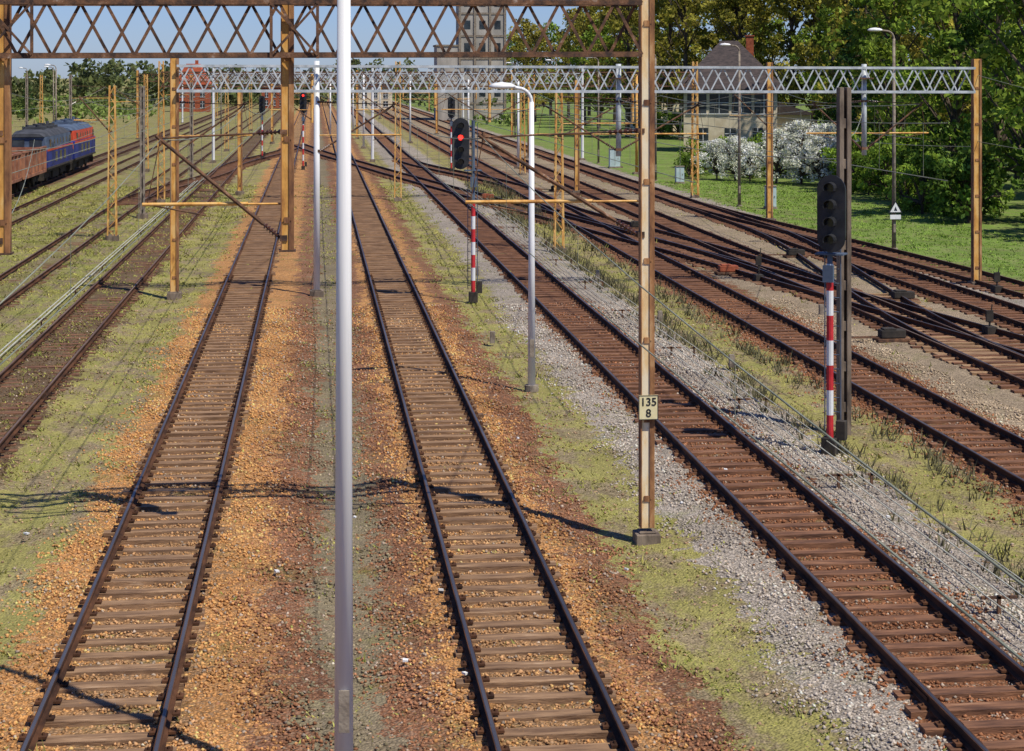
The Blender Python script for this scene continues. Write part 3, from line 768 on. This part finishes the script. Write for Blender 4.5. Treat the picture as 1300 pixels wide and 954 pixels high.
def loco(x,y,L,m1,m2,m3):
    g=group("diesel_locomotive",(x,y,0)); a=MB(); b=MB(); r=MB(); u=MB(); w=MB(); st_=MB()
    h=L/2
    low=[(-1.44,1.3),(1.44,1.3),(1.46,2.0),(1.46,2.75),(-1.46,2.75),(-1.46,2.0)]
    up=[(-1.46,2.76),(1.46,2.76),(1.40,3.55),(-1.40,3.55)]
    up2=[(-1.30,2.76),(1.30,2.76),(1.18,3.55),(-1.18,3.55)]
    a.prism(low,-h,h)
    b.loft([(-h+0.35,up2),(-h+1.0,up),(h-1.0,up),(h-0.35,up2)])
    rp=[(-1.40,3.56),(1.40,3.56),(1.05,3.92),(0.6,4.02),(-0.6,4.02),(-1.05,3.92)]
    rp2=[(-1.2,3.56),(1.2,3.56),(0.9,3.75),(0.5,3.8),(-0.5,3.8),(-0.9,3.75)]
    r.loft([(-h+0.2,rp2),(-h+2.0,rp),(h-2.0,rp),(h-0.2,rp2)])
    for yy in (-L*0.22,L*0.02,L*0.2):
        r.box((0,yy,4.08),(1.5,1.6,0.22))
        for q in (-0.35,0.35): r.tube((q,yy,4.15),(q,yy,4.32),0.28,0.28,12)
    r.tube((0.3,L*0.1,4.0),(0.3,L*0.1,4.5),0.12,0.12,8)
    for s in (-1,1):
        for xx in (-0.6,0.6): w.box((xx,s*(h-0.62),3.12),(0.85,0.6,0.5))
        for yy in (-h+1.5,h-1.5): w.box((s*1.435,yy,3.1),(0.06,0.75,0.5)); 
        for yy in (-h+2.3,h-2.3): w.box((s*1.47,yy,2.3),(0.02,0.03,1.6)); w.box((s*1.47,yy+0.6,2.3),(0.02,0.03,1.6))
        for i in range(5): 
            yy=-h+3.6+(L-7.2)*i/4; w.tube((s*1.40,yy,3.1),(s*1.45,yy,3.1),0.22,0.22,14)
        for i in range(3): w.box((s*1.465,-h+4.4+(L-8.8)*i/2,2.05),(0.02,1.1,0.7))
        st_.box((s*1.47,0,2.62),(0.02,L-0.1,0.16)); st_.box((0,s*(h+0.012),2.3),(2.7,0.02,0.3))
        u.box((s*1.47,0,1.32),(0.06,L,0.14))
        for xx in (-1.0,1.0): w.tube((xx,s*(h),1.75),(xx,s*(h+0.06),1.75),0.12,0.12,10)
        u.box((0,s*(h+0.15),0.75),(2.5,0.12,0.5))
    u.box((0,0,1.15),(2.5,L-0.1,0.28)); u.box((0,0,0.75),(2.2,3.0,0.6)); bogie(u,-h+2.6,2.6); bogie(u,h-2.6,2.6); buffers(u,-h,-1); buffers(u,h,1)
    a.obj("lower_body",M[m1],g,bevel=0.05); b.obj("upper_body_and_cabs",M[m2],g); r.obj("roof",M[m3],g); u.obj("running_gear",M['under'],g); w.obj("windows_and_grilles",M['glass'],g); st_.obj("waist_stripe",M['loco_red'],g)
loco(TR['L3'],134.3,13.2,'loco_blue','loco_grey','roof_dark'); loco(TR['L3'],148.6,13,'loco_blue','loco_red','loco_grey')

# ------------------------------------------------------------------ buildings
def wall_windows(b,fr,x0,x1,y,z0,z1,n,wfrac=0.6):
    p=(x1-x0)/n
    for i in range(n):
        xc=x0+p*(i+0.5); w=p*wfrac
        b.box((xc,y-0.005,(z0+z1)/2),(w,0.08,z1-z0))
        fr.box((xc,y-0.055,(z0+z1)/2),(0.06,0.03,z1-z0)); fr.box((xc,y-0.06,(z0+z1)/2+0.1),(w,0.03,0.06))
        fr.box((xc,y-0.06,z0-0.05),(w+0.2,0.14,0.08))
g=group("signal_box_house",(43.6,184,0),math.radians(-12))
a=MB(); a.box((0,0,3.3),(9.6,9,6.6)); a.box((6.6,1.5,1.9),(3.6,6,3.8)); a.obj("walls",M['plaster'],g)
r=MB(); e=5.7
r.v+=[(-e,-5.3,6.55),(e,-5.3,6.55),(e,5.3,6.55),(-e,5.3,6.55),(-0.9,0,11.6),(0.9,0,11.6),(-e,-5.3,6.4),(e,-5.3,6.4),(e,5.3,6.4),(-e,5.3,6.4)]
r.f+=[(0,1,5,4),(1,2,5),(2,3,4,5),(3,0,4),(6,9,8,7),(0,6,7,1),(1,7,8,2),(2,8,9,3),(3,9,6,0)]
r.prism([(4.81,3.8),(8.8,3.8),(8.8,3.95),(4.81,5.2)],-2.0,5.0)
r.obj("roof",M['roof'],g)
w=MB(); fr=MB(); wall_windows(w,fr,-4.6,4.6,-4.5,4.0,6.0,4,0.86); wall_windows(w,fr,-4.2,4.2,-4.5,1.1,2.5,3,0.4)
for yy in (-3,-0.5,2): w.box((-4.8,yy,5.0),(0.08,1.9,2.0)); w.box((-4.8,yy,1.8),(0.08,1.0,1.3))
w.box((6.6,-1.5,1.9),(1.2,0.08,1.3)); w.obj("windows",M['glass'],g); fr.obj("window_frames",M['white_paint'],g)
c=MB(); c.box((2.2,1.5,10.8),(0.8,0.8,2.6)); c.box((2.2,1.5,12.15),(0.95,0.95,0.12)); c.obj("chimney",M['rust_red'],g)

g=group("concrete_silo_tower",(29.6,318,0))
a=MB(); a.box((0,0,14),(8.2,8,28)); a.box((-6.0,0,6.6),(4.2,8,13.2)); a.box((-1.5,0,29.2),(3,5,2.4)); a.obj("tower_body",M['tower'],g)
a=MB()
for z in (3,7,11,15,19,23,27): a.box((0,0,z),(8.4,8.2,0.35))
for x in (-4.05,-1.35,1.35,4.05): a.box((x,-4.05,14),(0.4,0.3,27.8))
a.box((-6.1,0,13.3),(4.4,8.3,0.3)); a.obj("floor_bands",M['concrete'],g)
w=MB()
for z in (5,9,13,17,21,25):
    for x in (-2.7,0,2.7): w.box((x,-4.0,z),(1.1,0.1,1.5))
w.obj("windows",M['glass'],g)

def house(x,y,w_,d_,h_,rh,mr,mw='plaster',name="brick_house"):
    g=group(name,(x,y,0)); a=MB(); a.box((0,0,h_/2),(w_,d_,h_)); a.obj("walls",M[mw],g)
    r=MB(); r.prism([(-w_/2-0.4,h_),(w_/2+0.4,h_),(w_*0.18,h_+rh),(-w_*0.18,h_+rh)],-d_/2-0.4,d_/2+0.4); r.obj("roof",M[mr],g)
    w=MB(); fr=MB(); wall_windows(w,fr,-w_/2+0.3,w_/2-0.3,-d_/2,h_*0.55,h_*0.8,3,0.45); wall_windows(w,fr,-w_/2+0.3,w_/2-0.3,-d_/2,h_*0.15,h_*0.4,3,0.45)
    w.obj("windows",M['glass'],g); fr.obj("window_frames",M['white_paint'],g)
    c=MB(); c.box((w_*0.1,0,h_+rh),(0.7,0.7,1.6)); c.obj("chimney",M['rust_red'],g)
house(-26.9,400,7.2,7,6.0,4.6,'roof_red','rust_red'); house(-10,440,6,6,5,3,'roof','rust_red'); house(14,420,8,7,5,3,'roof')
house(50,240,14,8,5,3,'roof')

# ------------------------------------------------------------------ trees
def leaves(cl, n_per, size, base, var=0.3):
    Vs=[];Ts=[]
    for (c,r,sh) in cl:
        n=n_per
        d=rng.normal(size=(n,3)); d/=np.linalg.norm(d,axis=1)[:,None]
        rad=rng.random(n)**0.4
        p=np.array(c)+d*rad[:,None]*np.array(r)
        u=rng.normal(size=(n,3)); u/=np.linalg.norm(u,axis=1)[:,None]
        w=np.cross(u,rng.normal(size=(n,3))); w/=np.linalg.norm(w,axis=1)[:,None]
        s=rng.uniform(0.5,1.25,n)[:,None]*size
        q=np.stack([p-u*s,p-w*s*0.6,p+u*s,p+w*s*0.6],1)
        Vs.append(q.reshape(-1,3))
        col=np.array(base)*sh*rng.uniform(1-var,1+var,(n,1))
        col=col+rng.normal(0,0.006,(n,3))
        Ts.append(np.repeat(np.clip(col,0.004,0.85),4,axis=0))
    V=np.concatenate(Vs); T=np.concatenate(Ts); F=np.arange(len(V)).reshape(-1,4)
    return V,F,T
TEMPL={}
def tree_template(key,H,R,kind,base,nclump,nper,lsz,z0f=0.18):
    b=MB(); cl=[]
    b.tube((0,0,-0.3),(0.1,0.05,H*0.45),H*0.016+0.05,H*0.010+0.02,8); b.tube((0.1,0.05,H*0.45),(0,0,H*0.88),H*0.010+0.02,0.03,7)
    if kind=='spruce':
        nl=18
        for i in range(nl):
            t=i/(nl-1); z=H*(0.1+0.88*t); rr=R*(1-t)**0.85+0.15
            k=max(3,int(9*(1-t))+3)
            for j in range(k):
                a=random.uniform(0,6.28); q=rr*random.uniform(0.35,1.0)
                cl.append(((math.cos(a)*q,math.sin(a)*q,z-q*0.25),(0.5+rr*0.22,0.5+rr*0.22,0.35),random.uniform(0.6,1.3)))
                if j%2==0: b.tube((0,0,z),(math.cos(a)*q,math.sin(a)*q,z-q*0.25),0.05,0.015,4)
    else:
        for i in range(nclump):
            t=random.random()**0.8; z=H*(z0f+(1-z0f)*t)
            env=R*(math.sin(math.pi*min(1,(t*0.86+0.12)))**0.6)
            a=random.uniform(0,6.28); q=env*math.sqrt(random.random())*random.uniform(0.75,1.15)
            c=(math.cos(a)*q,math.sin(a)*q,z)
            rr=random.uniform(0.08,0.17)*R*1.6
            cl.append((c,(rr,rr,rr*0.75),random.choice((0.6,0.8,1.0,1.15,1.35))))
            if i%2==0:
                zb=max(H*0.15,z-q*0.9-1); zb=min(zb,H*0.8)
                m=(c[0]*0.5,c[1]*0.5,(zb+z)/2+0.2)
                b.tube((0,0,zb),m,0.09+H*0.002,0.055,5); b.tube(m,c,0.055,0.015,5)
    V,F,T=leaves(cl,nper,lsz,base)
    tr=b.obj(key+"_trunk_tmp",M['trunk']); cr=np_mesh(key+"_crown_tmp",V,F,M['leaf'],T)
    TEMPL[key]=(tr.data,cr.data)
    bpy.data.objects.remove(tr); bpy.data.objects.remove(cr)
def plant(key,name,x,y,s=1.0,sz=None):
    g=group(name,(x,y,0),random.uniform(0,6.28)); g.scale=(s,s,sz or s)
    for part,me in zip(("trunk","crown"),TEMPL[key]):
        o=bpy.data.objects.new(part,me); COL.objects.link(o); o.parent=g
tree_template('birchA',18,4.4,'broad',(0.330,0.290,0.055),70,52,0.25)
tree_template('birchB',21,5.0,'broad',(0.260,0.240,0.045),75,52,0.27)
tree_template('limeA',16,4.8,'broad',(0.190,0.265,0.040),70,56,0.25,0.16)
tree_template('mapleA',15,4.8,'broad',(0.080,0.140,0.026),70,56,0.25,0.16)
tree_template('spruceA',15,3.0,'spruce',(0.050,0.100,0.030),0,30,0.20)
tree_template('bushA',3.6,2.4,'broad',(0.190,0.280,0.040),36,55,0.14,0.04)
tree_template('bushB',3.2,2.4,'broad',(0.110,0.180,0.032),36,55,0.14,0.04)
tree_template('bloss',4.2,2.7,'broad',(0.80,0.82,0.64),55,60,0.105,0.03)
hb=(math.atan2(38.5,180),math.atan2(51.0,180))
edge=[(88,37),(120,41),(150,47),(185,54),(230,46),(300,37),(360,34)]
def edge_x(y):
    for (a,xa),(b_,xb) in zip(edge[:-1],edge[1:]):
        if a<=y<=b_: return xa+(xb-xa)*(y-a)/(b_-a)
    return edge[-1][1]
NM={'birchA':'birch_tree','birchB':'poplar_tree','limeA':'lime_tree','mapleA':'maple_tree','spruceA':'spruce_tree'}
for row,dx in enumerate((2,10,19)):
    y=92+row*3
    while y<360:
        x=edge_x(y)+dx+random.uniform(-2,2)
        ang=math.atan2(x,y)
        if not (hb[0]-0.012<ang<hb[1]+0.012 and y<200):
            if y<150: key=random.choice(['birchA','limeA','mapleA','limeA','birchA'])
            else: key=random.choice(['birchA','birchB','birchB','birchA','limeA'])
            if row>1: key=random.choice(['birchA','birchB','limeA'])
            plant(key,NM[key],x,y,random.uniform(0.85,1.15)*(1.0 if row<2 else 1.2))
        y+=random.uniform(8,12)*(1+y/400)
for (x,y,s) in ((57,208,1.1),(62,203,1.15),(52,214,1.1),(46,218,1.1),(40,225,1.0),(66,215,1.2)): plant('birchB','poplar_tree',x,y,s)
for (x,y,s) in ((50,158,0.95),(52,163,0.9)): plant('mapleA','maple_tree',x,y,s*0.95)
plant('spruceA','spruce_tree',47,148,1.15); plant('spruceA','spruce_tree',49,152,1.0); plant('spruceA','spruce_tree',53,155,1.2)
for (x,y,s) in ((35.2,126,1.05),(33.6,127,0.9),(36.8,125,1.0),(31.5,131,0.76),(30.3,132,0.70),(32.4,130,0.66),(37.9,124,0.8),(36.0,124,0.8)): plant('bloss','blossoming_hawthorn_bush',x,y,s)
yy=92
while yy<230:
    aa=math.atan2(edge_x(yy)-5,yy)
    plant(random.choice(['bushA','bushB','bushA']),"green_bush",edge_x(yy)-random.uniform(1.0,4.5),yy+random.uniform(-1,1),random.uniform(0.6,1.15)*(0.7 if hb[0]<aa<hb[1] else 1))
    yy+=random.uniform(2.2,3.8)
for (x,y,s) in ((36,81,1.3),(38,84,1.7),(35.0,92,1.1),(41,90,1.8),(38.5,78,1.3),(34.0,137,0.8),(35.6,139,0.9),(33,141,0.8),(37.5,136,0.8),(32.2,150,0.7),(39.5,134,1.0),(30.8,139,0.6),(38.8,118,0.9),(40.5,121,1.0),(38.2,112,0.9),(37.5,106,1.0),(36.2,101,0.9),(39.5,115,1.2),(28.6,134,0.5),(29.4,136,0.55),(33.5,134,0.6)): plant(random.choice(['bushA','bushB']),'green_bush',x,y,s)
for (x,y,s) in ((-64,300,0.55),(-58,305,0.6),(-60,310,0.6),(-52,330,0.55)): plant('spruceA','spruce_tree',x,y,s)
cl=[]
for i in range(400):
    x=random.uniform(-220,40); y=random.uniform(455,540)
    hh=random.uniform(5,11.5)+ (2.5 if math.sin(x*0.09)>0.5 else 0)
    for k in range(3):
        z=hh*(0.25+0.3*k); r=2.6-0.5*k
        cl.append(((x+random.uniform(-1,1),y,z),(r,r,r*0.9),random.choice((0.6,0.8,1.0,1.25))))
V,F,T=leaves(cl,20,0.8,(0.150,0.175,0.070)); np_mesh("distant_tree_belt",V,F,M['leaf'],T)
cl=[]
for i in range(280):
    x=random.uniform(-140,34) ; y=random.uniform(270,400)
    if -31<x<27: continue
    hh=random.uniform(1.5,5.0)
    for k in range(2):
        z=hh*(0.25+0.45*k); r=1.8-0.5*k
        cl.append(((x+random.uniform(-1,1),y,z),(r*1.4,r,r*0.8),random.choice((0.6,0.9,1.2,1.5))))
V,F,T=leaves(cl,28,0.48,(0.170,0.225,0.060)); np_mesh("distant_shrub_belt",V,F,M['leaf'],T)

# ------------------------------------------------------------------ light, sky, camera
ELEV=57; AZ=138
w=bpy.data.worlds.new("World"); scene.world=w; w.use_nodes=True
nt=w.node_tree; bg=nt.nodes["Background"]
sky=nt.nodes.new("ShaderNodeTexSky"); sky.sky_type='NISHITA'; sky.sun_disc=False
sky.sun_elevation=math.radians(ELEV); sky.sun_rotation=math.radians(AZ); sky.air_density=1.0; sky.dust_density=0.2; sky.ozone_density=3.0; sky.altitude=100
tint=nt.nodes.new("ShaderNodeMix"); tint.data_type='RGBA'; tint.blend_type='MULTIPLY'; tint.inputs[0].default_value=1.0
tint.inputs[7].default_value=(0.68,0.86,1.42,1)
nt.links.new(sky.outputs[0],tint.inputs[6]); nt.links.new(tint.outputs[2],bg.inputs[0]); bg.inputs[1].default_value=0.078
sd=bpy.data.lights.new("sun",'SUN'); sd.energy=5.0; sd.angle=math.radians(0.5); sd.color=(1.0,0.94,0.82)
so=bpy.data.objects.new("sun",sd); COL.objects.link(so)
e=math.radians(ELEV); a=math.radians(AZ)
S=Vector((math.sin(a)*math.cos(e),math.cos(a)*math.cos(e),math.sin(e)))
so.rotation_euler=(-S).to_track_quat('-Z','Y').to_euler(); so.location=(20,-20,40)

cd=bpy.data.cameras.new("camera"); cam=bpy.data.objects.new("camera",cd); COL.objects.link(cam)
cam.location=(0,0,7.85); cam.rotation_euler=(math.radians(90),0,-math.atan(250/2250))
cd.sensor_width=36; cd.lens=2250/1300*36; cd.shift_y=-380/1300; cd.clip_end=8000; cd.clip_start=0.1
scene.camera=cam
scene.view_settings.view_transform='Standard'; scene.view_settings.look='None'; scene.view_settings.exposure=0; scene.view_settings.gamma=1
